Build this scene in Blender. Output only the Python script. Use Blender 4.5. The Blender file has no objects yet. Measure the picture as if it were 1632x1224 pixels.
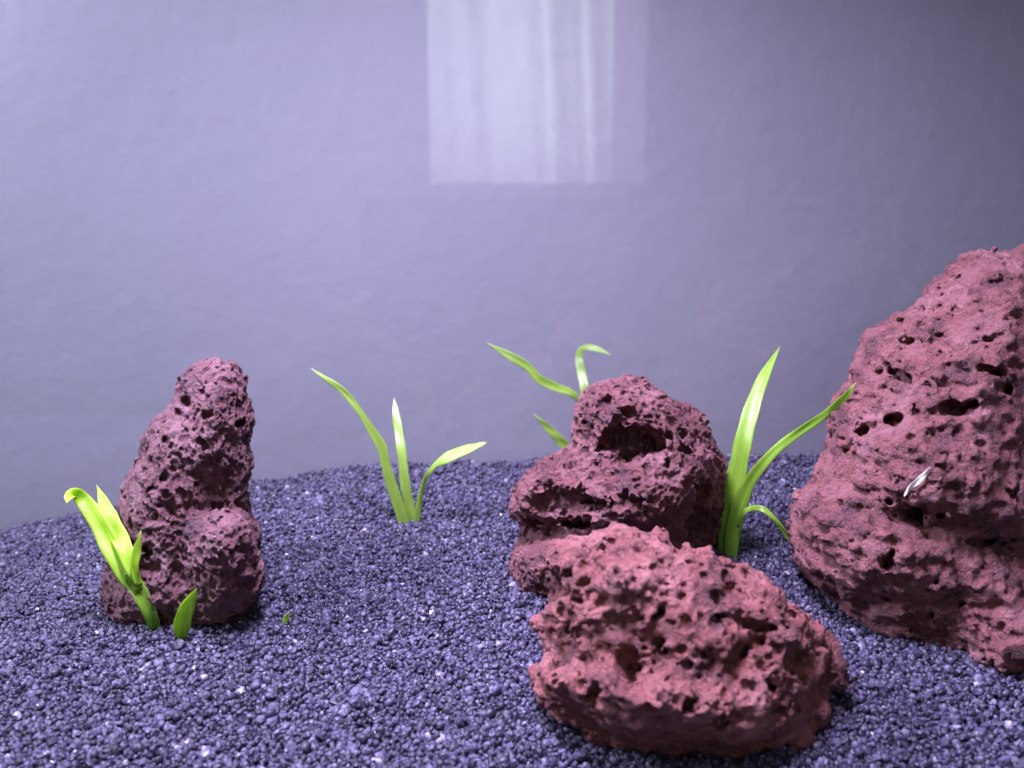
import bpy, math
import numpy as np
from mathutils import Vector

scene = bpy.context.scene
COL = scene.collection

# ------------------------------------------------------------------ camera
# The camera stands at the origin just in front of the tank, tilted down.
PITCH = math.radians(10.0)
FPX, CX, CY = 1413.0, 816.0, 612.0          # focal length and centre measured in the photograph
cam_d = bpy.data.cameras.new('camera')
cam = bpy.data.objects.new('camera', cam_d)
COL.objects.link(cam)
cam.rotation_euler = (math.pi / 2 - PITCH, 0, 0)
cam_d.sensor_width = 36.0
cam_d.lens = 36.0 * FPX / 1632.0
cam_d.clip_start = 0.005
cam_d.clip_end = 20.0
cam_d.dof.use_dof = True
cam_d.dof.focus_distance = 0.262
cam_d.dof.aperture_fstop = 14.5
scene.camera = cam

# ------------------------------------------------------------------ room light and tank lamp
world = bpy.data.worlds.new('World')
scene.world = world
world.use_nodes = True
world.node_tree.nodes['Background'].inputs[0].default_value = (0.60, 0.52, 1.0, 1)
world.node_tree.nodes['Background'].inputs[1].default_value = 0.025

def area(name, loc, target, sx, sy, power, color, spread=180):
    l = bpy.data.lights.new(name, 'AREA')
    l.shape = 'RECTANGLE'
    l.size, l.size_y = sx, sy
    l.energy = power
    l.color = color
    l.spread = math.radians(spread)
    o = bpy.data.objects.new(name, l)
    COL.objects.link(o)
    o.location = loc
    o.rotation_euler = (Vector(target) - Vector(loc)).to_track_quat('-Z', 'Y').to_euler()
    return o

LAMP = Vector((-0.045, 0.172, 0.245))
area('aquarium_lamp', LAMP, (0.005, 0.225, -0.10), 0.12, 0.045, 2.35, (0.71, 0.61, 1.0), 115)
area('wall_fill', (-0.44, 0.20, 0.30), (-0.12, 0.412, 0.02), 0.14, 0.14, 7.2, (0.68, 0.665, 1.0))  # unseen light added to brighten the back wall from the left
area('window_daylight', (0.05, -1.68, 0.66), (0.05, 0, 0.66), 0.48, 1.07, 16.0, (0.90, 0.95, 1.0))
area('room_fill', (0.0, -0.7, 1.3), (0.05, -1.9, 0.15), 0.4, 0.4, 16.0, (0.78, 0.74, 1.0))  # unseen fill added to light the mirrored furniture and room wall

scene.view_settings.view_transform = 'Standard'
scene.view_settings.look = 'None'
scene.view_settings.exposure = 0.0
scene.view_settings.gamma = 1.0
scene.view_settings.use_curve_mapping = False
scene.cycles.use_denoising = True
scene.cycles.max_bounces = 8
scene.cycles.transparent_max_bounces = 16
scene.cycles.caustics_reflective = False
scene.cycles.caustics_refractive = False

# ------------------------------------------------------------------ helpers
cp, sp = math.cos(PITCH), math.sin(PITCH)
def project(x, y, z):
    d = y * cp - z * sp
    return CX + FPX * x / d, CY - FPX * (y * sp + z * cp) / d, d
def ray(u, v):
    a, b = (u - CX) / FPX, (CY - v) / FPX
    return np.array([a, cp + b * sp, -sp + b * cp])
def at(u, v, y):
    r = ray(u, v)
    return r * (y / r[1])

rs = np.random.RandomState(7)
_gl = rs.rand(40, 40)
def soft(x, y, s, seed=0):
    """smooth value noise in the plane, about -1..1"""
    X = np.asarray(x) / s + 11.3 + seed * 3.7
    Y = np.asarray(y) / s + 7.9 + seed * 5.1
    i, j = np.floor(X).astype(int), np.floor(Y).astype(int)
    fx, fy = X - i, Y - j
    fx, fy = fx * fx * (3 - 2 * fx), fy * fy * (3 - 2 * fy)
    g = lambda a, b: _gl[a % 40, b % 40]
    return 2 * ((g(i, j) * (1 - fx) + g(i + 1, j) * fx) * (1 - fy) + (g(i, j + 1) * (1 - fx) + g(i + 1, j + 1) * fx) * fy) - 1

GLASS_Y = 0.365
def ground_z(x, y):
    """top of the gravel: rises to the back, falls away to the left"""
    x, y = np.asarray(x, float), np.asarray(y, float)
    t = (y - 0.187) / 0.163
    z = -0.1215 + 0.0218 * t
    xb = x / 0.2
    z = z + np.clip(t, 0, 1.1) * (0.0045 * np.clip(xb, -0.4, 1) - 0.036 * np.clip(-xb - 0.30, 0, 1.6) ** 1.3)
    z = z + 0.0011 * soft(x, y, 0.035) + 0.0010 * soft(x, y, 0.012, 1)
    # low dent in the foreground
    z = z - 0.0035 * np.exp(-(((x + 0.037) / 0.0045) ** 2 + ((y - 0.2010) / 0.0035) ** 2))
    z = z + 0.0016 * np.exp(-(((x + 0.040) / 0.006) ** 2 + ((y - 0.2075) / 0.004) ** 2))
    return z
def on_ground(u, v, lift=0.0):
    r = ray(u, v)
    y = 0.25
    for _ in range(60):
        z = float(ground_z(r[0] / r[1] * y, y)) + lift
        y = 0.5 * y + 0.5 * z / (r[2] / r[1])
    return r * (y / r[1])

def new_obj(name, me, mat=None, parent=None):
    o = bpy.data.objects.new(name, me)
    COL.objects.link(o)
    if mat: me.materials.append(mat)
    if parent: o.parent = parent
    return o
def tag(o, label, cat, group=None):
    o['label'] = label
    o['category'] = cat
    if group: o['group'] = group
def mesh_from(name, V, F, smooth=True, uv=None):
    me = bpy.data.meshes.new(name)
    V = np.asarray(V, np.float32); F = np.asarray(F, np.int32)
    me.vertices.add(len(V)); me.vertices.foreach_set('co', V.ravel())
    k = F.shape[1]
    me.loops.add(F.size); me.loops.foreach_set('vertex_index', F.ravel())
    me.polygons.add(len(F))
    me.polygons.foreach_set('loop_start', np.arange(0, F.size, k, dtype=np.int32))
    me.polygons.foreach_set('use_smooth', np.full(len(F), smooth))
    me.update(calc_edges=True)
    if uv is not None:
        l = me.uv_layers.new(name='UVMap')
        l.data.foreach_set('uv', np.asarray(uv, np.float32)[F.ravel()].ravel())
    me.validate()
    return me
def box(name, x0, x1, y0, y1, z0, z1):
    V = [(x, y, z) for x in (x0, x1) for y in (y0, y1) for z in (z0, z1)]
    F = [(0, 1, 3, 2), (4, 6, 7, 5), (0, 4, 5, 1), (2, 3, 7, 6), (0, 2, 6, 4), (1, 5, 7, 3)]
    return mesh_from(name, V, F, smooth=False)

class NT:
    """small node-building helper"""
    def __init__(self, name):
        self.m = bpy.data.materials.new(name); self.m.use_nodes = True
        self.t = self.m.node_tree; self.t.nodes.clear()
        self.out = self.t.nodes.new('ShaderNodeOutputMaterial')
    def n(self, kind, **kw):
        nd = self.t.nodes.new('ShaderNode' + kind)
        for k, v in kw.items():
            if k.startswith('i_'):
                key = k[2:].replace('_', ' ')
                nd.inputs[int(key) if key.isdigit() else key].default_value = v
            else: setattr(nd, k, v)
        return nd
    def l(self, a, b): self.t.links.new(a, b)
    def ramp(self, fac, stops, interp='LINEAR'):
        r = self.n('ValToRGB'); cr = r.color_ramp; cr.interpolation = interp
        while len(cr.elements) < len(stops): cr.elements.new(0.5)
        for e, (p, c) in zip(cr.elements, stops):
            e.position = p; e.color = (*c, 1) if len(c) == 3 else c
        self.l(fac, r.inputs[0]); return r.outputs[0]
    def mix(self, fac, a, b, blend='MIX'):
        m = self.n('MixRGB', blend_type=blend)
        for s, v in ((m.inputs[0], fac), (m.inputs[1], a), (m.inputs[2], b)):
            if isinstance(v, (int, float)): s.default_value = v
            elif isinstance(v, tuple): s.default_value = (*v, 1)
            else: self.l(v, s)
        return m.outputs[0]

# ------------------------------------------------------------------ materials
def mat_wall():
    k = NT('painted_plaster')
    tc = k.n('TexCoord')
    n1 = k.n('TexNoise', i_Scale=110.0, i_Detail=4.0, i_Roughness=0.55); k.l(tc.outputs['Object'], n1.inputs['Vector'])
    n2 = k.n('TexNoise', i_Scale=330.0, i_Detail=3.0); k.l(tc.outputs['Object'], n2.inputs['Vector'])
    n3 = k.n('TexNoise', i_Scale=14.0, i_Detail=3.0); k.l(tc.outputs['Object'], n3.inputs['Vector'])
    b = k.n('Bump', i_Strength=0.30, i_Distance=0.0016); k.l(n1.outputs[0], b.inputs['Height'])
    b2 = k.n('Bump', i_Strength=0.10, i_Distance=0.0006); k.l(n2.outputs[0], b2.inputs['Height']); k.l(b.outputs[0], b2.inputs['Normal'])
    col = k.ramp(n3.outputs[0], [(0.3, (0.262, 0.270, 0.292)), (0.7, (0.275, 0.282, 0.302))])
    p = k.n('BsdfPrincipled', i_Roughness=0.85); k.l(col, p.inputs['Base Color']); k.l(b2.outputs[0], p.inputs['Normal'])
    p.inputs['Specular IOR Level'].default_value = 0.2
    k.l(p.outputs[0], k.out.inputs[0]); return k.m
def mat_glass():
    k = NT('clear_glass')
    tr = k.n('BsdfTransparent', i_Color=(0.985, 0.985, 0.99, 1))
    gl = k.n('BsdfGlossy', i_Roughness=0.012)
    fr = k.n('Fresnel')
    ge = k.n('NewGeometry')                                      # thin pane: the same reflectance from both sides
    io = k.n('MapRange'); io.inputs[3].default_value = 1.52; io.inputs[4].default_value = 1 / 1.52
    k.l(ge.outputs['Backfacing'], io.inputs[0]); k.l(io.outputs[0], fr.inputs['IOR'])
    mx = k.n('MixShader'); k.l(fr.outputs[0], mx.inputs[0]); k.l(tr.outputs[0], mx.inputs[1]); k.l(gl.outputs[0], mx.inputs[2])
    k.l(mx.outputs[0], k.out.inputs[0]); return k.m
def mat_rock(name, light, dark, pale, s=1.0, seed=0.0, bump=1.0):
    k = NT(name)
    tc = k.n('TexCoord')
    mp = k.n('Mapping'); mp.inputs['Location'].default_value = (seed, seed * 0.7, -seed); k.l(tc.outputs['Object'], mp.inputs[0])
    v = mp.outputs[0]
    a = k.n('TexNoise', i_Scale=75.0 * s, i_Detail=6.0, i_Roughness=0.62); k.l(v, a.inputs['Vector'])
    b = k.n('TexNoise', i_Scale=420.0 * s, i_Detail=5.0, i_Roughness=0.65); k.l(v, b.inputs['Vector'])
    c = k.n('TexNoise', i_Scale=1500.0 * s, i_Detail=4.0, i_Roughness=0.7); k.l(v, c.inputs['Vector'])
    w = k.n('TexVoronoi', i_Scale=900.0 * s); k.l(v, w.inputs['Vector'])
    col = k.ramp(a.outputs[0], [(0.34, dark), (0.47, light), (0.66, pale)])
    col = k.mix(k.ramp(b.outputs[0], [(0.42, (0, 0, 0)), (0.62, (1, 1, 1))]), k.mix(0.42, col, dark), col)
    col = k.mix(k.ramp(c.outputs[0], [(0.52, (0, 0, 0)), (0.66, (0.7, 0.7, 0.7))]), col, pale)
    col = k.mix(k.ramp(w.outputs['Distance'], [(0.10, (0.55, 0.55, 0.55)), (0.24, (0, 0, 0))]), col, (0.045, 0.030, 0.040))
    w2 = k.n('TexVoronoi', i_Scale=1900.0 * s); k.l(v, w2.inputs['Vector'])
    col = k.mix(k.ramp(w2.outputs['Distance'], [(0.12, (0.6, 0.6, 0.6)), (0.26, (0, 0, 0))]), col, dark)
    hb = k.n('Math', operation='MULTIPLY_ADD'); k.l(c.outputs[0], hb.inputs[0]); hb.inputs[1].default_value = 0.85; k.l(b.outputs[0], hb.inputs[2])
    bp = k.n('Bump', i_Strength=bump, i_Distance=0.0020); k.l(hb.outputs[0], bp.inputs['Height'])
    p = k.n('BsdfPrincipled', i_Roughness=0.62); k.l(col, p.inputs['Base Color']); k.l(bp.outputs[0], p.inputs['Normal'])
    p.inputs['Specular IOR Level'].default_value = 0.5
    k.l(p.outputs[0], k.out.inputs[0]); return k.m
def mat_gravel():
    k = NT('dark_gravel')
    at_ = k.n('Attribute', attribute_type='INSTANCER', attribute_name='tint')
    tc = k.n('TexCoord')
    n = k.n('TexNoise', i_Scale=2.2, i_Detail=4.0); k.l(tc.outputs['Object'], n.inputs['Vector'])
    col = k.ramp(at_.outputs['Fac'], [(0.0, (0.016, 0.014, 0.028)), (0.45, (0.038, 0.034, 0.066)), (0.80, (0.082, 0.074, 0.128)),
                                      (0.93, (0.13, 0.125, 0.18)), (0.975, (0.27, 0.26, 0.33)), (0.99, (0.85, 0.85, 0.88))])
    col = k.mix(0.55, col, k.ramp(n.outputs[0], [(0.3, (0.55, 0.55, 0.55)), (0.7, (1, 1, 1))]), 'MULTIPLY')
    rr = k.ramp(at_.outputs['Fac'], [(0.9, (0.5, 0.5, 0.5)), (0.99, (0.12, 0.12, 0.12))])
    b = k.n('Bump', i_Strength=0.35, i_Distance=0.0003); k.l(n.outputs[0], b.inputs['Height'])
    p = k.n('BsdfPrincipled'); k.l(col, p.inputs['Base Color']); k.l(rr, p.inputs['Roughness']); k.l(b.outputs[0], p.inputs['Normal'])
    k.l(p.outputs[0], k.out.inputs[0]); return k.m
def mat_bed():
    k = NT('gravel_underlayer')
    tc = k.n('TexCoord')
    n = k.n('TexNoise', i_Scale=900.0, i_Detail=3.0); k.l(tc.outputs['Object'], n.inputs['Vector'])
    p = k.n('BsdfPrincipled', i_Roughness=0.8)
    k.l(k.ramp(n.outputs[0], [(0.3, (0.03, 0.03, 0.06)), (0.7, (0.07, 0.07, 0.13))]), p.inputs['Base Color'])
    k.l(p.outputs[0], k.out.inputs[0]); return k.m
def mat_leaf(name, base, mid, tip, rough=0.38, trans=0.45):
    k = NT(name)
    uv = k.n('UVMap'); sx = k.n('SeparateXYZ'); k.l(uv.outputs[0], sx.inputs[0])
    tc = k.n('TexCoord')
    # lengthwise veins
    mp = k.n('Mapping'); mp.inputs['Scale'].default_value = (26.0, 1.6, 1.0); k.l(uv.outputs[0], mp.inputs[0])
    vn = k.n('TexNoise', i_Scale=1.0, i_Detail=3.0); k.l(mp.outputs[0], vn.inputs['Vector'])
    bl = k.n('TexNoise', i_Scale=160.0, i_Detail=3.0); k.l(tc.outputs['Object'], bl.inputs['Vector'])
    col = k.ramp(sx.outputs[1], [(0.0, base), (0.30, mid), (0.80, mid), (1.0, tip)])
    col = k.mix(0.75, col, k.ramp(vn.outputs[0], [(0.34, (0.50, 0.60, 0.45)), (0.60, (1, 1, 1))]), 'MULTIPLY')
    col = k.mix(k.ramp(sx.outputs[1], [(0.965, (0, 0, 0)), (0.995, (0.7, 0.7, 0.7))]), col, (0.42, 0.36, 0.18))
    col = k.mix(0.5, col, k.ramp(bl.outputs[0], [(0.34, (0.66, 0.74, 0.55)), (0.62, (1, 1, 1))]), 'MULTIPLY')
    b = k.n('Bump', i_Strength=0.35, i_Distance=0.0003); k.l(vn.outputs[0], b.inputs['Height'])
    p = k.n('BsdfPrincipled', i_Roughness=rough); k.l(col, p.inputs['Base Color']); k.l(b.outputs[0], p.inputs['Normal'])
    p.inputs['Specular IOR Level'].default_value = 0.7
    t = k.n('BsdfTranslucent'); k.l(col, t.inputs[0])
    mx = k.n('MixShader', i_0=trans); k.l(p.outputs[0], mx.inputs[1]); k.l(t.outputs[0], mx.inputs[2])
    k.l(mx.outputs[0], k.out.inputs[0]); return k.m
def mat_simple(name, col, rough=0.6, trans=0.0):
    k = NT(name)
    tc = k.n('TexCoord'); n = k.n('TexNoise', i_Scale=30.0, i_Detail=4.0); k.l(tc.outputs['Object'], n.inputs['Vector'])
    c = k.ramp(n.outputs[0], [(0.3, tuple(0.88 * x for x in col)), (0.7, col)])
    p = k.n('BsdfPrincipled', i_Roughness=rough); k.l(c, p.inputs['Base Color'])
    if trans:
        t = k.n('BsdfTranslucent'); k.l(c, t.inputs[0])
        mx = k.n('MixShader', i_0=trans); k.l(p.outputs[0], mx.inputs[1]); k.l(t.outputs[0], mx.inputs[2]); k.l(mx.outputs[0], k.out.inputs[0])
    else: k.l(p.outputs[0], k.out.inputs[0])
    return k.m

# ------------------------------------------------------------------ setting: wall and back pane
wall = new_obj('wall', box('wall', -1.2, 1.2, 0.412, 0.46, -0.6, 0.9), mat_wall()); wall['kind'] = 'structure'
pane = new_obj('glass_pane', box('glass_pane', -0.31, 0.31, GLASS_Y, GLASS_Y + 0.005, -0.15, 0.34), mat_glass())
tag(pane, 'clear back glass pane of the tank mirroring a bright curtain', 'glass')

# ------------------------------------------------------------------ lava rocks as solids: field -> surface
def taps(n, h, lam):
    """four cubic B-spline taps for n grid points of pitch h over a lattice of pitch lam"""
    pos = (np.arange(n) * h / lam).astype(np.float32)
    i = pos.astype(np.int32); f = pos - i
    return i, [(1 - f) ** 3 / 6, (3 * f ** 3 - 6 * f ** 2 + 4) / 6, (-3 * f ** 3 + 3 * f ** 2 + 3 * f + 1) / 6, f ** 3 / 6]
def vnoise(shape, h, lam, r):
    """smooth noise of wavelength lam on a regular grid, about -1..1; lam may be per axis"""
    lam = lam if isinstance(lam, tuple) else (lam,) * 3
    A = r.uniform(-2, 2, [int((n - 1) * h / l) + 5 for n, l in zip(shape, lam)]).astype(np.float32)
    for ax in (2, 1, 0):
        i, w = taps(shape[ax], h, lam[ax])
        sh = [1, 1, 1]; sh[ax] = -1
        out = np.take(A, i, axis=ax); out *= w[0].reshape(sh)
        for k in (1, 2, 3):
            t = np.take(A, i + k, axis=ax); t *= w[k].reshape(sh); out += t
        A = out
    return A

def poly_sd(P, step=2.0, pad=60):
    """signed distance raster (pixels) of a closed polygon, negative inside"""
    P = np.array(P, float); Q = np.roll(P, -1, 0)
    lo, hi = P.min(0) - pad, P.max(0) + pad
    us = np.arange(lo[0], hi[0], step); vs = np.arange(lo[1], hi[1], step)
    U, Vv = np.meshgrid(us, vs, indexing='ij')
    D = np.full(U.shape, 1e9); inside = np.zeros(U.shape, bool)
    for a, b in zip(P, Q):
        e = b - a; L = e @ e + 1e-9
        t = np.clip(((U - a[0]) * e[0] + (Vv - a[1]) * e[1]) / L, 0, 1)
        D = np.minimum(D, np.hypot(U - a[0] - t * e[0], Vv - a[1] - t * e[1]))
        c = ((a[1] > Vv) != (b[1] > Vv)) & (U < (b[0] - a[0]) * (Vv - a[1]) / (b[1] - a[1] + 1e-12) + a[0])
        inside ^= c
    D = np.where(inside, -D, D)
    return D.astype(np.float32), lo, step, U, Vv
def bilerp(maps, lo, step, u, v):
    n, m = maps[0].shape
    x = np.clip((u - np.float32(lo[0])) / np.float32(step), 0, n - 1.01).astype(np.float32); y = np.clip((v - np.float32(lo[1])) / np.float32(step), 0, m - 1.01).astype(np.float32)
    i, j = x.astype(np.int32), y.astype(np.int32); x -= i; y -= j
    k = i * m + j
    out = []
    for M in maps:
        f = M.ravel()
        a = f[k]; a += (f[k + m] - a) * x
        b = f[k + 1]; b += (f[k + m + 1] - b) * x
        a += (b - a) * y
        out.append(a)
    return out

def surface_nets(S, org, h):
    """smooth closed surface of S = 0 (negative inside)"""
    nx, ny, nz = S.shape
    neg = S < 0
    cnt = np.zeros((nx - 1, ny - 1, nz - 1), np.int8)
    offs = [(i, j, k) for i in (0, 1) for j in (0, 1) for k in (0, 1)]
    for i, j, k in offs: cnt += neg[i:nx - 1 + i, j:ny - 1 + j, k:nz - 1 + k]
    act = np.argwhere((cnt > 0) & (cnt < 8))
    idx = np.full(cnt.shape, -1, np.int32); idx[act[:, 0], act[:, 1], act[:, 2]] = np.arange(len(act))
    c = np.stack([S[act[:, 0] + i, act[:, 1] + j, act[:, 2] + k] for i, j, k in offs], 1)
    acc = np.zeros((len(act), 3)); num = np.zeros(len(act))
    for a in range(8):
        for ax in range(3):
            bit = 4 >> ax
            if a & bit: continue
            b = a | bit
            cross = (c[:, a] < 0) != (c[:, b] < 0)
            t = c[:, a] / (c[:, a] - c[:, b] + 1e-20)
            p = np.array(offs[a], float)[None].repeat(len(act), 0); p[:, ax] += t
            acc += np.where(cross[:, None], p, 0); num += cross
    V = (act + acc / num[:, None]) * h + org
    F = []
    for ax in range(3):
        sl = [slice(1, -1)] * 3; sl[ax] = slice(0, -1)
        lo = neg[tuple(sl)]; sl2 = list(sl); sl2[ax] = slice(1, None); hi = neg[tuple(sl2)]
        for flip, msk in ((False, lo & ~hi), (True, ~lo & hi)):
            e = np.argwhere(msk) + np.array([0 if q == ax else 1 for q in range(3)])
            b, d = (ax + 1) % 3, (ax + 2) % 3
            q = []
            for db, dd in ((-1, -1), (0, -1), (0, 0), (-1, 0)):
                g = e.copy(); g[:, b] += db; g[:, d] += dd
                q.append(idx[g[:, 0], g[:, 1], g[:, 2]])
            q = np.stack(q, 1)
            F.append(q[:, ::-1] if flip else q)
    F = np.concatenate(F); F = F[(F >= 0).all(1)]
    # keep the one connected body
    lab = np.arange(len(V))
    for _ in range(400):
        m = lab[F].min(1); new = lab.copy()
        for k in range(4): np.minimum.at(new, F[:, k], m)
        new = new[new]
        if (new == lab).all(): break
        lab = new
    big = np.bincount(lab).argmax()
    keepF = lab[F[:, 0]] == big
    F = F[keepF]; used = np.unique(F); re = np.full(len(V), -1); re[used] = np.arange(len(used))
    return V[used], re[F]

ROCKS = []
def lava_rock(label, poly, yc, R, T, h, mat, seed, bulges=(), caves=(), lumps=(), rough=(0.0022, 0.0012, 0.0008, 0.0004, 0.0003),
              lam=(0.013, 0.006, 0.0028, 0.0013), ridged=0.0, pores=(1500, 0.0005, 0.0018), lean=0.0, vref=800.0, fibre=None, cave_n=(0.55, 0.35), inset=0.0):
    r = np.random.RandomState(seed)
    Dm, rlo, rstep, Ur, Vr = poly_sd(poly)
    Hm = lean * (Vr - vref)
    for (bu, bv, ru, rv, ang, amp) in bulges:
        ca, sa = math.cos(math.radians(ang)), math.sin(math.radians(ang))
        Hm = Hm + amp * np.exp(-(((Ur - bu) * ca + (Vr - bv) * sa) / ru) ** 2 - ((-(Ur - bu) * sa + (Vr - bv) * ca) / rv) ** 2)
    Hm = Hm.astype(np.float32)
    P = np.array(poly, float)
    C = np.array([at(u, v, yc + dy) for u, v in P for dy in (-T - 0.006, T + 0.006)])
    lo, hi = C.min(0) - 0.003, C.max(0) + 0.003
    lo[1], hi[1] = yc - T - 0.014, yc + T + 0.007
    shp = tuple(int(n) for n in np.ceil((hi - lo) / h).astype(int) + 1)
    X = (lo[0] + h * np.arange(shp[0], dtype=np.float32))[:, None, None]
    Y = (lo[1] + h * np.arange(shp[1], dtype=np.float32))[None, :, None]
    Z = (lo[2] + h * np.arange(shp[2], dtype=np.float32))[None, None, :]
    d1 = (Y * np.float32(cp) - Z * np.float32(sp))
    V1 = (np.float32(CY) - np.float32(FPX) * (Y * np.float32(sp) + Z * np.float32(cp)) / d1)
    U = np.float32(CX) + np.float32(FPX) * X / d1
    V = np.broadcast_to(V1, shp)
    din, H = bilerp((Dm, Hm), rlo, rstep, U, V)
    din *= -d1 / np.float32(FPX); din -= np.float32(inset)
    H += Y - np.float32(yc); H *= np.float32(R / T)
    S = np.maximum(np.float32(R) - din, 0); S *= S; H *= H; S += H; np.sqrt(S, out=S); S -= np.float32(R)
    del din, H
    def front_y(u, v):
        y = yc
        for _ in range(4):
            p = at(u, v, y); dd = p[1] * cp - p[2] * sp
            di, hh = bilerp((Dm, Hm), rlo, rstep, np.array([u], np.float32), np.array([v], np.float32)); di = -di * dd / FPX
            k = max(R - max(float(di[0]), 0.0), 0.0)
            y = yc - float(hh[0]) - T / R * math.sqrt(max(R * R - k * k, 0))
        return y
    N = [vnoise(shp, h, l, r) for l in lam]
    Nw = vnoise(shp, h, lam[1] * 0.8, r)
    def win(u, v, ru, rv, y, ry):
        q = np.array([at(u + a * ru, v + b * rv, y + c * ry) for a in (-1, 1) for b in (-1, 1) for c in (-1, 1)])
        i0 = np.clip(np.floor((q.min(0) - lo) / h).astype(int), 0, np.array(shp) - 1); i1 = np.clip(np.ceil((q.max(0) - lo) / h).astype(int) + 1, 1, shp)
        return tuple(slice(a, max(b, a + 1)) for a, b in zip(i0, i1))
    for (lu, lv, ru, rv, ly, rd) in lumps:                       # added knobs: pixel centre and radii, depth, depth radius
        w = win(lu, lv, ru * 1.5, rv * 1.5, ly, rd * 1.5)
        e = (np.sqrt(((U[w] - lu) / ru) ** 2 + ((V[w] - lv) / rv) ** 2 + ((Y[:, w[1]] - ly) / rd) ** 2) - 1) * min(ru * yc / FPX, rd)
        kk = 0.003; hh = np.clip(0.5 + 0.5 * (e - S[w]) / kk, 0, 1)
        S[w] = e * (1 - hh) + S[w] * hh - kk * hh * (1 - hh)
    S += rough[0] * N[0] + rough[1] * N[1]
    if ridged: S += ridged * (0.5 - np.abs(N[1]) * 1.4)
    if fibre:                                                    # stretched streaks in one direction
        S += fibre[0] * vnoise(shp, h, fibre[1], r)
    for cv in caves:                                             # hollows: pixel centre and radii, tilt, depth radius, offset
        (cu, cvv, ru, rv, ang, rd), off = cv[:6], (cv[6] if len(cv) > 6 else 0.0)
        yf = front_y(cu, cvv) + off
        ca, sa = math.cos(math.radians(ang)), math.sin(math.radians(ang))
        rm = max(ru, rv) * 1.9
        w = win(cu, cvv, rm, rm, yf, rd * 1.9)
        a = ((U[w] - cu) * ca + (V[w] - cvv) * sa) / ru; b = (-(U[w] - cu) * sa + (V[w] - cvv) * ca) / rv
        a += cave_n[0] * N[1][w] + cave_n[1] * N[2][w]; b += cave_n[0] * Nw[w] - cave_n[1] * N[2][w][:, ::-1]
        e = (np.sqrt(a * a + b * b + ((Y[:, w[1]] - yf) / rd) ** 2) - 1) * (min(ru, rv) * yc / FPX)
        e = e + 0.0007 * N[2][w]
        S[w] = np.maximum(S[w], -e)
    S += rough[2] * N[2] + rough[3] * (N[3] - 0.6 * np.abs(N[3]))
    # gas bubbles opened at the surface
    cnt, r0, r1, tiny = pores
    band = np.argwhere((np.abs(S) < 1.0 * h) & (V < P[:, 1].max() + 10))
    mask = N[0][band[:, 0], band[:, 1], band[:, 2]] + 0.6 * r.randn(len(band))
    band = band[mask > -0.25]
    pick = band[r.choice(len(band), min(cnt + tiny, len(band)), replace=False)]
    rad = r0 + (r1 - r0) * r.rand(len(pick)) ** 2.0
    rad[cnt:] = r.uniform(0.0004, 0.00075, max(len(pick) - cnt, 0))
    for (i, j, k), rr in zip(pick, rad):
        m = int(rr * 1.4 / h) + 2
        i0, i1, j0, j1, k0, k1 = max(i - m, 0), min(i + m + 1, shp[0]), max(j - m, 0), min(j + m + 1, shp[1]), max(k - m, 0), min(k + m + 1, shp[2])
        gx = ((np.arange(i0, i1) - i) * h)[:, None, None]; gy = ((np.arange(j0, j1) - j) * h)[None, :, None]; gz = ((np.arange(k0, k1) - k) * h)[None, None, :]
        st = r.uniform(0.75, 1.35, 3)
        e = rr - np.sqrt((gx * st[0]) ** 2 + (gy * st[1]) ** 2 + (gz * st[2]) ** 2)
        w = S[i0:i1, j0:j1, k0:k1]
        np.maximum(w, e.astype(np.float32), out=w)
    S += rough[4] * vnoise(shp, h, max(0.00085, 2.1 * h), r)
    S[0], S[-1], S[:, 0], S[:, -1], S[:, :, 0], S[:, :, -1] = (1,) * 6
    Vt, F = surface_nets(S, lo, h)
    # origin at the base of the stone
    c = np.array([Vt[:, 0].mean(), Vt[:, 1].mean(), 0]); c[2] = ground_z(c[0], c[1])
    o = new_obj('lava_rock', mesh_from('lava_rock', Vt - c, F), mat)
    o.location = c
    tag(o, label, 'rock', 'red lava rocks on the gravel')
    ROCKS.append((S, lo, h, o))
    return o
def rock_field(x, y, z):
    """smallest rock distance at points"""
    out = np.full(np.shape(x), 1.0)
    for S, lo, h, _ in ROCKS:
        i = np.round((x - lo[0]) / h).astype(int); j = np.round((y - lo[1]) / h).astype(int); k = np.round((z - lo[2]) / h).astype(int)
        ok = (i >= 0) & (j >= 0) & (k >= 0) & (i < S.shape[0]) & (j < S.shape[1]) & (k < S.shape[2])
        out[ok] = np.minimum(out[ok], S[i[ok], j[ok], k[ok]])
    return out
def hit_rock(u, v, n, y0=0.15, y1=0.34):
    S, lo, h, _ = ROCKS[n]
    for y in np.arange(y0, y1, h * 0.5):
        p = at(u, v, y); q = np.round((p - lo) / h).astype(int)
        if (q >= 0).all() and (q < S.shape).all() and S[tuple(q)] < 0: return p
    return at(u, v, 0.25)

RED = (0.300, 0.100, 0.082); DARK = (0.130, 0.050, 0.050); PALE = (0.390, 0.180, 0.165)
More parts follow.
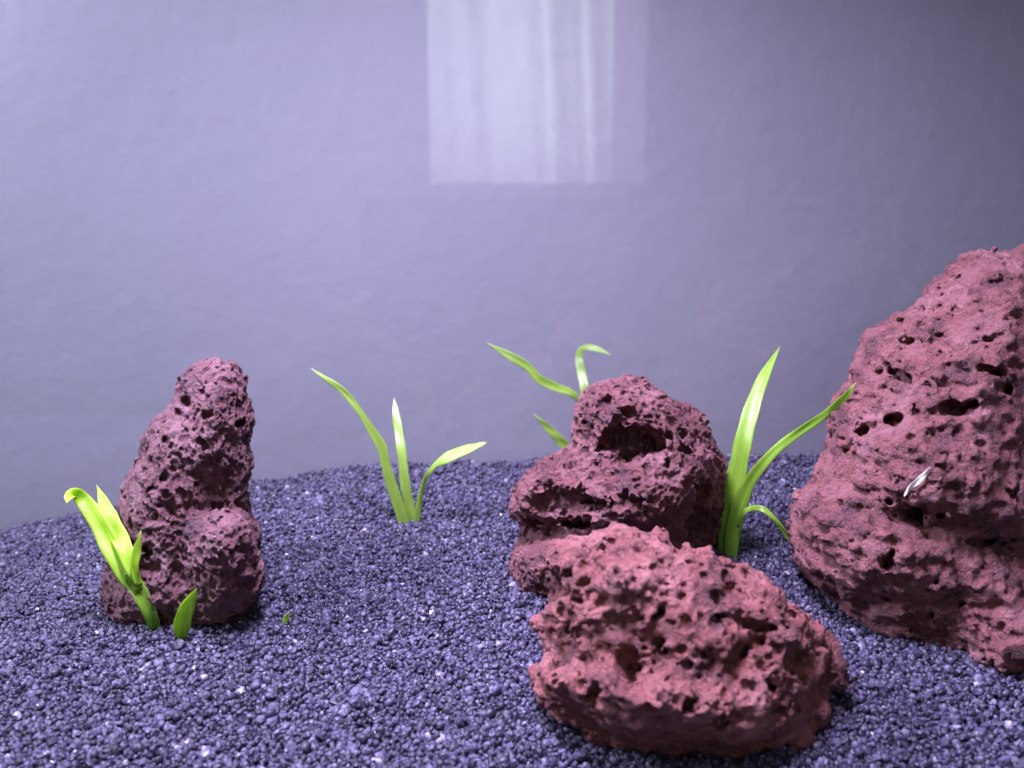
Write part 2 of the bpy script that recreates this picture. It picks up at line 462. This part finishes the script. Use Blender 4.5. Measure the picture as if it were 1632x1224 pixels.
# tall leaning stone on the left
lava_rock('tall narrow porous lava rock standing upright beside the leftmost plant',
    [(285,631),(289,604),(315,578),(349,571),(374,576),(393,599),(400,625),(409,655),(409,672),(402,706),(400,735),(395,765),(397,812),
     (412,833),(418,863),(415,892),(408,939),(402,1000),(380,1030),(300,1040),(240,1030),(170,1015),(160,986),(164,914),(170,898),(180,872),
     (187,825),(200,786),(207,757),(224,731),(226,701),(243,672),(268,659),(281,642)],
    yc=0.263, R=0.021, T=0.022, h=0.00038, mat=mat_rock('purple_brown_lava', (0.220,0.083,0.088), (0.080,0.034,0.044), (0.340,0.175,0.185), seed=1.3), seed=11,
    bulges=[(345,812,62,12,6,-0.003),(285,900,14,70,6,-0.003),(330,620,60,50,20,0.003),(360,700,35,60,10,0.004),(230,800,45,110,15,0.003),(340,775,34,46,-40,-0.005)],
    lumps=[(203,958,40,50,0.258,0.011),(353,905,63,86,0.2475,0.0165)],
    caves=[(258,762,12,9,-20,0.004),(240,780,11,6,-15,0.004),(385,678,11,9,0,0.004),(330,662,9,7,0,0.004),(325,709,10,8,20,0.004),(372,645,6,6,0,0.003),(347,604,7,5,0,0.003),
           (288,787,6,6,0,0.003),(264,701,6,7,0,0.003),(295,640,10,8,0,0.004),(236,876,11,9,0,0.004),(280,820,8,5,30,0.003)],
    lean=0.00002, vref=850, rough=(0.0013,0.0012,0.0008,0.0006,0.00038), pores=(1600,0.0006,0.0019,8000))
# middle stone with the cave
lava_rock('rounded lava rock with a large dark cave near its top, in the middle',
    [(916,687),(917,661),(927,634),(942,615),(969,602),(1003,598),(1026,602),(1053,619),(1087,638),(1121,661),(1140,691),(1157,714),(1163,737),
     (1163,763),(1159,794),(1151,824),(1140,862),(1110,885),(1080,920),(1000,965),(900,990),(860,990),(835,970),(819,945),(813,910),(815,885),(828,860),(832,842),
     (817,824),(809,809),(817,782),(836,756),(863,735),(885,729),(897,718),(912,706)],
    yc=0.279, R=0.027, T=0.027, h=0.00038, mat=mat_rock('red_brown_lava', (0.215,0.067,0.067), (0.070,0.025,0.032), (0.370,0.170,0.172), seed=4.1), seed=23,
    bulges=[(920,770,90,40,8,0.006),(1040,800,80,45,-10,0.006),(1130,850,42,70,10,-0.013),(870,850,70,22,8,-0.011),(860,925,60,40,0,0.004),(1000,660,90,60,0,0.002)],
    caves=[(985,703,28,24,-15,0.016),(1025,706,30,29,0,0.018),(1005,728,24,21,0,0.015),(963,712,14,9,-25,0.008),(962,640,20,7,-8,0.005),(1000,660,13,9,20,0.005),(1020,658,10,8,0,0.004),
           (1066,696,9,8,0,0.004),(1086,696,11,8,-20,0.005),(1092,718,15,7,8,0.005),(1064,738,6,9,0,0.004),(933,725,8,7,0,0.004),(915,716,8,6,0,0.004),(912,738,8,6,0,0.004),(951,736,6,5,0,0.003),
           (925,690,7,5,0,0.003),(930,671,6,5,0,0.003),(1001,625,8,6,0,0.003),
           (878,800,38,22,10,0.010),(935,797,36,18,0,0.010),(865,775,16,8,0,0.005),(1000,795,26,9,10,0.005),(905,835,50,12,6,0.008),(850,835,22,12,0,0.008),(1120,790,22,26,0,0.009),(1115,835,40,30,0,0.010)],
    lumps=[(890,782,13,11,0.256,0.005)],
    lean=0.00002, vref=780, rough=(0.0012,0.0012,0.0007,0.00055,0.00038), pores=(3200,0.0006,0.0021,12000), cave_n=(0.38,0.30))
# front stone
lava_rock('chunky pitted lava rock lying in front, nearest to the camera',
    [(856,902),(872,885),(896,871),(926,858),(956,846),(990,840),(1008,839),(1023,844),(1052,839),(1067,848),(1085,868),(1111,870),(1133,875),(1159,892),
     (1188,905),(1217,921),(1232,932),(1247,943),(1254,965),(1287,976),(1313,1002),(1331,1032),(1337,1076),(1331,1112),(1324,1149),(1302,1190),(1258,1225),
     (1184,1262),(1074,1262),(986,1228),(942,1186),(923,1159),(890,1138),(861,1116),(848,1090),(854,1068),(872,1046),(878,1030),(859,998),(854,973),(868,958),
     (874,940),(872,920),(860,909)],
    yc=0.2055, R=0.023, T=0.022, h=0.00038, mat=mat_rock('salmon_lava', (0.310,0.094,0.082), (0.095,0.032,0.034), (0.440,0.190,0.175), s=0.85, seed=7.7), seed=37,
    lean=0.000032, vref=1030,
    bulges=[(1080,1128,200,40,6,0.008),(960,1110,80,45,20,0.002),(1140,1228,230,36,3,-0.008),(1310,1110,40,90,8,-0.005),(1000,930,100,50,10,0.002)],
    caves=[(898,1005,15,30,-8,0.007),(1000,1062,24,26,10,0.010),(1008,1090,12,16,0,0.007),(1142,982,12,16,10,0.008),(1190,992,46,8,8,0.008),(1040,980,24,11,-10,0.006),(1092,1121,18,12,0,0.007),
           (1045,1128,11,7,0,0.004),(1278,1050,13,18,5,0.006),(1265,1090,10,16,0,0.005),(1226,1086,14,9,35,0.006),(1137,910,9,13,-25,0.006),(1000,914,11,7,35,0.005),(1123,1035,20,9,25,0.006),(1110,1054,16,8,-20,0.006),
           (1208,1020,13,9,20,0.006),(1058,1022,12,8,-20,0.005),(905,917,13,7,0,0.005),(960,880,14,9,0,0.004),(1165,943,16,6,10,0.005),(1030,928,10,6,40,0.004),(940,1103,8,6,0,0.004),(1140,1147,9,6,0,0.004),
           (1186,1035,7,7,0,0.004),(1260,975,12,9,20,0.005),(1245,1130,24,12,-10,0.006),(1180,1082,12,6,10,0.005),(930,1052,10,9,0,0.004),(920,960,20,5,10,0.004)],
    rough=(0.0008,0.0018,0.0018,0.0011,0.0005), lam=(0.012,0.0058,0.0034,0.0017), ridged=0.0018, pores=(1300,0.0007,0.0019,2500), inset=0.0008)
# the big stone at the right edge
lava_rock('huge brick-red lava rock cut off by the right edge of the picture',
    [(1632,398),(1602,398),(1570,403),(1534,416),(1498,440),(1457,478),(1421,499),(1379,529),(1361,571),(1346,613),(1319,648),(1319,690),(1313,720),(1284,774),(1260,804),
     (1260,851),(1272,899),(1290,940),(1337,985),(1379,1020),(1415,1050),(1486,1080),(1534,1110),(1588,1125),(1680,1130),(1760,1060),(1800,900),(1790,650),(1740,490),(1680,415)],
    yc=0.269, R=0.045, T=0.043, h=0.00056, mat=mat_rock('brick_red_lava', (0.275,0.089,0.085), (0.092,0.032,0.037), (0.390,0.175,0.172), s=1.0, seed=9.2), seed=51,
    lean=0.000036, vref=800,
    bulges=[(1430,720,110,70,20,0.006),(1380,900,110,90,20,0.006),(1520,560,160,70,20,0.003),(1475,835,70,22,10,-0.007),(1400,665,40,22,-10,-0.006),(1650,1070,150,90,0,0.021),(1520,780,120,70,10,0.004),(1590,880,90,30,0,-0.003)],
    caves=[(1440,600,34,15,18,0.009),(1416,592,18,9,20,0.007),(1518,652,32,16,8,0.010),(1545,645,14,12,0,0.007),(1420,668,17,13,-20,0.010),(1385,680,22,10,-25,0.007),(1345,712,16,10,0,0.007),
           (1455,817,26,14,5,0.012),(1412,800,14,7,35,0.007),(1493,822,14,7,-30,0.007),(1570,592,36,9,4,0.006),(1608,620,11,9,10,0.006),(1458,658,9,6,15,0.004),(1380,765,5,13,-20,0.004),(1407,900,14,12,-40,0.005),
           (1418,885,6,18,35,0.004),(1500,930,20,9,0,0.006),(1480,985,5,14,25,0.005),(1450,1008,12,7,-30,0.006),(1536,1046,12,20,0,0.008),(1580,862,40,9,-4,0.006),(1565,708,9,7,0,0.005),(1452,696,6,6,0,0.004),
           (1490,535,14,6,0,0.004),(1470,519,7,5,0,0.003),(1430,515,9,6,0,0.003),(1530,965,9,5,0,0.004),(1612,780,8,12,10,0.004),(1520,775,14,4,8,0.003),(1400,950,14,4,15,0.003)],
    lumps=[(1612,482,104,76,0.300,0.022)],
    rough=(0.0016,0.0012,0.0009,0.0009,0.00042), lam=(0.014,0.006,0.0026,0.0014), ridged=0.0012, pores=(1300,0.0006,0.0013,14000), fibre=(0.0011,(0.006,0.006,0.0016)))

# ------------------------------------------------------------------ gravel
def build_gravel():
    # sheet under the grains
    xs = np.linspace(-0.42, 0.42, 211); ys = np.linspace(0.10, GLASS_Y - 0.001, 81)
    Xg, Yg = np.meshgrid(xs, ys, indexing='ij')
    Zg = ground_z(Xg, Yg) - 0.0016
    ii, jj = np.meshgrid(np.arange(210), np.arange(80), indexing='ij')
    a = (ii * 81 + jj).ravel()
    F = np.stack([a, a + 81, a + 82, a + 1], 1)
    bed = new_obj('ground', mesh_from('ground', np.stack([Xg, Yg, Zg], -1).reshape(-1, 3), F), mat_bed()); bed['kind'] = 'structure'
    r = np.random.RandomState(3)
    pts = []
    for layer, (s, dz) in enumerate(((0.00128, -0.0008), (0.00134, 0.00005), (0.0029, 0.0008))):
        nx, ny = int(0.64 / s), int((GLASS_Y - 0.104) / (s * 0.87))
        I, J = np.meshgrid(np.arange(nx), np.arange(ny), indexing='ij')
        x = -0.32 + (I + 0.5 * (J % 2)) * s + r.uniform(-0.46, 0.46, I.shape) * s
        y = 0.105 + J * s * 0.87 + r.uniform(-0.46, 0.46, I.shape) * s
        x, y = x.ravel(), y.ravel()
        ok = (np.abs(x) < 0.66 * y + 0.055) & (y < GLASS_Y - 0.0012)
        x, y = x[ok], y[ok]
        z = ground_z(x, y) + dz + r.uniform(-0.0004, 0.0004, len(x))
        pts.append(np.stack([x, y, z], 1))
    P = np.concatenate(pts)
    P = P[rock_field(P[:, 0], P[:, 1], P[:, 2]) > 0.0003]
    n = len(P)
    size = 0.00068 * np.exp(0.30 * r.randn(n)); size = np.clip(size, 0.00042, 0.0018)
    tint = r.rand(n) * 0.86
    pale = r.rand(n)
    tint[pale < 0.05] = 0.93
    tint[pale < 0.009] = 0.975
    tint[pale < 0.0017] = 1.0
    size[pale < 0.0017] *= 0.62
    me = bpy.data.meshes.new('gravel'); me.vertices.add(n); me.vertices.foreach_set('co', P.astype(np.float32).ravel())
    for nm, ty, dat in (('gsize', 'FLOAT', size), ('tint', 'FLOAT', tint)):
        me.attributes.new(nm, ty, 'POINT').data.foreach_set('value', dat.astype(np.float32))
    me.attributes.new('grot', 'FLOAT_VECTOR', 'POINT').data.foreach_set('vector', r.uniform(0, 6.283, (n, 3)).astype(np.float32).ravel())
    st = np.stack([np.ones(n), r.uniform(0.75, 1.05, n), r.uniform(0.6, 0.95, n)], 1) * size[:, None]
    me.attributes.new('gscale', 'FLOAT_VECTOR', 'POINT').data.foreach_set('vector', st.astype(np.float32).ravel())
    o = new_obj('gravel', me); o['kind'] = 'stuff'
    o['label'] = 'dark violet-grey aquarium gravel with a few sparkling grains'; o['category'] = 'gravel'
    m = mat_gravel(); me.materials.append(m)
    g = bpy.data.node_groups.new('gravel_grains', 'GeometryNodeTree')
    g.interface.new_socket('Geometry', in_out='INPUT', socket_type='NodeSocketGeometry')
    g.interface.new_socket('Geometry', in_out='OUTPUT', socket_type='NodeSocketGeometry')
    N, L = g.nodes.new, g.links.new
    gi, go = N('NodeGroupInput'), N('NodeGroupOutput')
    g2i = N('GeometryNodeGeometryToInstance')
    for v in range(9):                                           # nine grain shapes
        ico = N('GeometryNodeMeshIcoSphere'); ico.inputs['Radius'].default_value = 1.0; ico.inputs['Subdivisions'].default_value = 2
        pos = N('GeometryNodeInputPosition'); nz = N('ShaderNodeTexVoronoi'); nz.voronoi_dimensions = '4D'; nz.feature = 'F1'
        nz.inputs['W'].default_value = 3.1 * v; nz.inputs['Scale'].default_value = 1.05
        L(pos.outputs[0], nz.inputs['Vector'])
        ma = N('ShaderNodeMath'); ma.operation = 'MULTIPLY_ADD'; L(nz.outputs['Distance'], ma.inputs[0]); ma.inputs[1].default_value = -1.05; ma.inputs[2].default_value = 1.52
        n2 = N('ShaderNodeTexNoise'); n2.noise_dimensions = '4D'; n2.inputs['W'].default_value = 7.7 * v; n2.inputs['Scale'].default_value = 1.6; L(pos.outputs[0], n2.inputs['Vector'])
        mb = N('ShaderNodeMath'); mb.operation = 'MULTIPLY_ADD'; L(n2.outputs[0], mb.inputs[0]); mb.inputs[1].default_value = 0.45; L(ma.outputs[0], mb.inputs[2])
        sc = N('ShaderNodeVectorMath'); sc.operation = 'SCALE'; L(pos.outputs[0], sc.inputs[0]); L(mb.outputs[0], sc.inputs['Scale'])
        sp_ = N('GeometryNodeSetPosition'); L(ico.outputs[0], sp_.inputs['Geometry']); L(sc.outputs[0], sp_.inputs['Position'])
        sm = N('GeometryNodeSetMaterial'); sm.inputs['Material'].default_value = m; L(sp_.outputs[0], sm.inputs[0])
        ss = N('GeometryNodeSetShadeSmooth'); ss.inputs['Shade Smooth'].default_value = v % 4 == 0; L(sm.outputs[0], ss.inputs[0])
        L(ss.outputs[0], g2i.inputs[0])
    def attr(nm, ty):
        a_ = N('GeometryNodeInputNamedAttribute'); a_.data_type = ty; a_.inputs['Name'].default_value = nm; return a_.outputs['Attribute']
    mp = N('GeometryNodeMeshToPoints'); L(gi.outputs[0], mp.inputs[0])
    iop = N('GeometryNodeInstanceOnPoints'); L(mp.outputs[0], iop.inputs['Points']); L(g2i.outputs[0], iop.inputs['Instance'])
    iop.inputs['Pick Instance'].default_value = True
    rnd = N('FunctionNodeRandomValue'); rnd.data_type = 'INT'
    for s_ in rnd.inputs:
        if s_.type == 'INT' and s_.name == 'Min': s_.default_value = 0
        if s_.type == 'INT' and s_.name == 'Max': s_.default_value = 8
    L([s_ for s_ in rnd.outputs if s_.type == 'INT'][0], iop.inputs['Instance Index'])
    e2r = N('FunctionNodeEulerToRotation'); L(attr('grot', 'FLOAT_VECTOR'), e2r.inputs[0])
    L(e2r.outputs[0], iop.inputs['Rotation']); L(attr('gscale', 'FLOAT_VECTOR'), iop.inputs['Scale'])
    L(iop.outputs[0], go.inputs[0])
    md = o.modifiers.new('grains', 'NODES'); md.node_group = g
build_gravel()

# ------------------------------------------------------------------ plants
def catmull(P, n):
    P = np.asarray(P, float); E = np.vstack([2 * P[0] - P[1], P, 2 * P[-1] - P[-2]])
    out = []
    for t in np.linspace(0, len(P) - 1, n):
        i = min(int(t), len(P) - 2); f = t - i
        a, b, c, d = E[i:i + 4]
        out.append(0.5 * (2 * b + (c - a) * f + (2 * a - 5 * b + 4 * c - d) * f * f + (3 * b - a - 3 * c + d) * f ** 3))
    return np.array(out)
def leaf(parent, origin, pts, mat, fold=0.22, th=0.00022, n=36, name='leaf'):
    """blade along pts: (u, v, depth y, width in pixels, roll degrees); a closed thin solid with a midrib crease"""
    C = catmull([list(at(p[0], p[1], p[2])) + [p[3] * p[2] / FPX, p[4]] for p in pts], n)
    pos, wid, roll = C[:, :3], np.maximum(C[:, 3], 0.00012), np.radians(C[:, 4])
    tan = np.gradient(pos, axis=0); tan /= np.linalg.norm(tan, axis=1)[:, None]
    V, UV = [], []
    K = 9
    prof = np.linspace(-1, 1, K)
    rr = np.random.RandomState(int(pts[0][0] * 7 + pts[-1][1]))
    ph = rr.uniform(0, 6, 2)
    for i in range(n):
        view = -pos[i] / np.linalg.norm(pos[i])
        side = np.cross(tan[i], view); side /= np.linalg.norm(side)
        nor = np.cross(side, tan[i])
        c, s = math.cos(roll[i]), math.sin(roll[i])
        sd_, nr = side * c + nor * s, nor * c - side * s
        # keep the seen width whatever the roll
        w = wid[i] / max(abs(c), 0.35)
        wav = 1 + 0.04 * math.sin(i * 0.9 + ph[0])
        for sgn in (1, -1):
            for q in prof:
                x = q * w * 0.5 * wav
                hgt = -fold * w * 0.5 * (1 - abs(q)) ** 1.0 + 0.00018 * math.sin(i * 0.55 + ph[1] + 2 * q)
                t = th * (1 - 0.8 * q * q)
                V.append(pos[i] + sd_ * x + nr * (hgt + sgn * t) - origin)
                UV.append((q * 0.5 + 0.5, i / (n - 1)))
    F = []
    M = 2 * K
    ring = list(range(K)) + list(range(2 * K - 1, K - 1, -1))
    for i in range(n - 1):
        for k in range(M):
            a, b = ring[k], ring[(k + 1) % M]
            F.append((i * M + a, i * M + b, (i + 1) * M + b, (i + 1) * M + a))
    for e in (0, n - 1):
        for k in range(K - 1):
            f = (e * M + k, e * M + k + 1, e * M + K + k + 1, e * M + K + k)
            F.append(f if e else f[::-1])
    return new_obj(name, mesh_from(name, V, F, uv=UV), mat, parent)
def plant(label, base, group='small grassy plants in the gravel'):
    e = bpy.data.objects.new('water_plant', None); COL.objects.link(e)
    e.empty_display_size = 0.01
    o = on_ground(*base); e.location = o
    tag(e, label, 'plant', group)
    return e, o

LEAF = mat_leaf('leaf_yellow_green', (0.30, 0.56, 0.030), (0.56, 0.88, 0.050), (0.60, 0.88, 0.08), rough=0.45)
LEAF2 = mat_leaf('leaf_fresh_green', (0.34, 0.54, 0.080), (0.46, 0.70, 0.120), (0.60, 0.80, 0.26), rough=0.29)
LEAF3 = mat_leaf('leaf_grass_green', (0.16, 0.36, 0.028), (0.38, 0.66, 0.070), (0.50, 0.76, 0.14), rough=0.32)

# leftmost plant: a stout stem parting into blades
e, o = plant('yellow-green plant with a curled broad blade at far left, beside the tall rock', (247, 1000))
y = o[1]
leaf(e, o, [(250,1012,y-.001,20,0),(240,980,y-.004,22,0),(226,950,y-.005,25,0),(212,926,y-.004,24,0),(205,912,y-.004,16,0)], LEAF3, fold=0.5, n=18, name='stem')
leaf(e, o, [(222,944,y-.0048,17,15),(200,918,y-.004,25,15),(180,880,y-.002,29,15),(163,845,y+.001,29,15),(146,815,y+.004,26,12),(130,795,y+.006,25,-10),(118,788,y+.003,20,-25),(111,792,y+.000,15,-35),(106,802,y-.002,1,-35)], LEAF, fold=0.30)
leaf(e, o, [(222,934,y-.0052,10,0),(210,905,y-.005,22,8),(196,868,y-.002,26,15),(180,835,y+.005,26,15),(166,803,y+.011,18,12),(154,773,y+.016,1,10)], LEAF, fold=0.28)
leaf(e, o, [(218,934,y-.006,6,10),(214,905,y-.006,13,15),(218,878,y-.0055,13,15),(225,845,y-.005,1,10)], LEAF, fold=0.3, n=20)
# lone blade in front of the tall rock
e, o = plant('single short bright green blade in front of the tall rock', (291, 1020)); y = o[1]
leaf(e, o, [(291,1026,y,12,10),(289,1003,y-.001,26,12),(295,978,y-.003,27,12),(304,957,y-.005,18,10),(313,938,y-.006,1,5)], LEAF, fold=0.25, n=22)
# tiny tip in open gravel
e, o = plant('tiny green leaf tip poking out of open gravel', (455, 997)); y = o[1]
leaf(e, o, [(454,1001,y,7,0),(455,990,y,10,10),(458,982,y,8,10),(461,975,y,1,0)], LEAF3, fold=0.3, n=12)
# plant in the centre-left
e, o = plant('plant with three spread pale-tipped blades, alone left of centre', (652, 835)); y = o[1]
leaf(e, o, [(646,845,y,17,5),(640,820,y,19,5),(627,782,y,18,0),(616,745,y,16,0),(609,714,y,16,-10),(592,685,y,13,-30),(577,661,y,10,-10),(560,638,y,11,0),(541,618,y,10,5),(518,603,y,8,5),(496,587,y,1,0)], LEAF2, fold=0.22)
leaf(e, o, [(658,845,y+.001,16,10),(652,808,y+.001,18,10),(645,765,y+.001,16,5),(640,720,y+.003,15,8),(635,685,y+.0075,14,10),(631,660,y+.011,12,10),(628,634,y+.015,1,10)], LEAF2, fold=0.12)
leaf(e, o, [(664,842,y-.001,9,-20),(668,805,y-.001,9,-20),(676,768,y-.002,8,-10),(691,744,y-.004,9,20),(715,728,y-.006,17,33),(745,716,y-.007,15,33),(762,710,y-.007,9,33),(776,705,y-.007,1,33)], LEAF2, fold=0.08)
# plant behind the middle rock
e, o = plant('plant with kinked blades rising behind the rock with the cave', (926, 735)); y = o[1] + 0.002
leaf(e, o, [(934,760,y,12,0),(936,700,y,12,0),(927,650,y,11,0),(913,628,y-.001,11,-10),(886,617,y-.002,14,-20),(859,604,y-.003,14,0),(840,584,y-.003,13,20),(810,566,y-.003,13,0),(776,547,y-.003,1,0)], LEAF2, fold=0.22)
leaf(e, o, [(938,760,y+.001,14,0),(940,680,y+.001,15,0),(934,630,y,16,0),(928,600,y+.004,15,5),(923,574,y+.009,13,10),(926,558,y+.010,10,20),(935,553,y+.009,9,35),(954,557,y+.007,9,30),(976,567,y+.005,1,20)], LEAF2, fold=0.15)
leaf(e, o, [(925,755,y-.002,10,0),(910,722,y-.003,15,0),(893,702,y-.004,15,0),(872,681,y-.005,11,0),(850,659,y-.006,1,0)], LEAF2, fold=0.2)
# plant between the middle rock and the big rock
e, o = plant('tall bright green plant between the cave rock and the huge rock', (1158, 886)); y = o[1]
leaf(e, o, [(1153,900,y,20,8),(1156,850,y,23,10),(1163,800,y,27,12),(1174,755,y,30,14),(1184,705,y+.002,28,14),(1197,655,y+.006,25,14),(1216,603,y+.013,18,14),(1243,552,y+.022,1,14)], LEAF3, fold=0.28, n=48)
leaf(e, o, [(1164,900,y-.0015,20,-10),(1168,850,y-.0015,26,-12),(1180,800,y-.002,26,-10),(1200,760,y-.003,19,-5),(1235,719,y-.005,16,0),(1273,689,y-.008,14,0),(1311,664,y-.018,13,0),(1345,635,y-.028,12,0),(1364,610,y-.033,1,0)], LEAF3, fold=0.25, n=48)
leaf(e, o, [(1176,840,y-.003,6,0),(1184,819,y-.004,8,0),(1198,810,y-.005,9,10),(1217,812,y-.008,9,20),(1236,829,y-.009,8,10),(1254,854,y-.009,7,0),(1269,880,y-.008,1,0)], LEAF3, fold=0.2)

# pale scrap of leaf caught on the big rock, and a crumb below it
WHITE = mat_simple('bleached_leaf', (0.85, 0.84, 0.72), 0.45, 0.2)
pts = [(1482,745),(1474,757),(1462,768),(1450,778),(1441,791)]
wd = [3, 8, 9, 7, 1]
hy = [hit_rock(u, v, 3)[1] for u, v in pts]
base = np.array(at(1462, 768, min(hy) - 0.0006))
yy = np.linspace(min(hy[0], hy[1]), min(hy[3], hy[4]), 5) - 0.0012
fr = leaf(None, base, [(u, v, q, w, 20) for (u, v), q, w in zip(pts, yy, wd)], WHITE, fold=0.5, n=20, name='leaf_scrap')
fr.location = base
tag(fr, 'white bleached scrap of leaf lying on the huge rock', 'leaf')
b = hit_rock(1511, 820, 3)
cr = leaf(None, b, [(1507,818,b[1]-.0006,1,0),(1510,819,b[1]-.0008,6,20),(1514,824,b[1]-.0006,2,0)], WHITE, fold=0.4, n=8, name='leaf_crumb')
cr.location = b
tag(cr, 'tiny pale crumb below the white leaf scrap on the huge rock', 'leaf')

# ------------------------------------------------------------------ what the back pane mirrors: a curtained window and a sideboard behind the camera
def mirror_pt(u, v, yv):
    p = at(u, v, yv); return p[0], p[2]
rw = new_obj('wall', box('room_wall', -1.5, 1.4, -1.95, -1.90, -0.45, 0.85), mat_simple('pale_room_paint', (0.60, 0.58, 0.60), 0.9)); rw['kind'] = 'structure'
YB = -1.50; YV = 2 * GLASS_Y - YB
x0, zb = mirror_pt(683, 292, YV); x1, _ = mirror_pt(973, 292, YV)
ct = bpy.data.objects.new('window_curtain', None); COL.objects.link(ct); ct.location = (0, YB, zb)
tag(ct, 'white sheer curtain hanging in a bright window, mirrored in the back glass', 'curtain')
def cloth(name, xa, xb, z0, z1, y0, mat, seed, amp):
    r = np.random.RandomState(seed); nx, nz = 140, 24
    x = np.linspace(xa, xb, nx); z = np.linspace(z0, z1, nz)
    ph = r.uniform(0, 6, 6); fq = r.uniform(20, 95, 6)
    Xm, Zm = np.meshgrid(x, z, indexing='ij')
    dep = sum(amp * np.sin(f * (Xm + 0.05 * (Zm - z0)) + p) / (1 + 0.012 * f) for f, p in zip(fq, ph))
    V = np.stack([Xm, y0 + dep - YB, Zm - zb], -1).reshape(-1, 3)
    i, j = np.meshgrid(np.arange(nx - 1), np.arange(nz - 1), indexing='ij'); a = (i * nz + j).ravel()
    F = np.stack([a, a + nz, a + nz + 1, a + 1], 1)
    return new_obj(name, mesh_from(name, V, F), mat, ct)
cloth('curtain_panel', x0, x1, zb, 1.25, YB, mat_simple('sheer_white_cloth', (0.85, 0.86, 0.84), 0.9, 0.6), 5, 0.026)
cloth('curtain_ghost', x1 + 0.002, mirror_pt(1030, 292, YV)[0], zb + 0.004, 1.25, YB - 0.02, mat_simple('mauve_ghost_cloth', (0.42, 0.30, 0.40), 0.9, 0.5), 9, 0.004)  # added mauve strip imitating the curtain's fainter second reflection
sx0, sz = mirror_pt(585, 318, YV)
sb = bpy.data.objects.new('sideboard', None); COL.objects.link(sb); sb.location = (sx0, YB + 0.12, sz - 0.62)
tag(sb, 'grey sideboard under the curtained window, mirrored in the back glass', 'sideboard')
SM = mat_simple('grey_lacquer', (0.30, 0.27, 0.34), 0.6)
bd = new_obj('carcass', box('carcass', 0, 1.25, -0.20, 0, 0, 0.60), SM, sb)
tp = new_obj('top', box('top', -0.012, 1.262, -0.212, 0.012, 0.602, 0.62), SM, sb)
for k in range(3):
    new_obj('door', box('door', 0.02 + k * 0.41, 0.41 + k * 0.41, 0.002, 0.016, 0.03, 0.58), SM, sb)
wx0, wz = mirror_pt(1032, 306, YV)
wd_ = bpy.data.objects.new('wardrobe', None); COL.objects.link(wd_); wd_.location = (wx0, YB - 0.05, sz + 0.002)
tag(wd_, 'dark wardrobe right of the curtained window, mirrored in the back glass', 'wardrobe')
WM = mat_simple('dark_wood', (0.025, 0.020, 0.022), 0.6)
new_obj('carcass', box('carcass', 0, 1.10, -0.5, 0, 0, 1.3), WM, wd_)
for k in range(2):
    new_obj('door', box('door', 0.02 + k * 0.54, 0.53 + k * 0.54, 0.002, 0.02, 0.03, 1.27), WM, wd_)
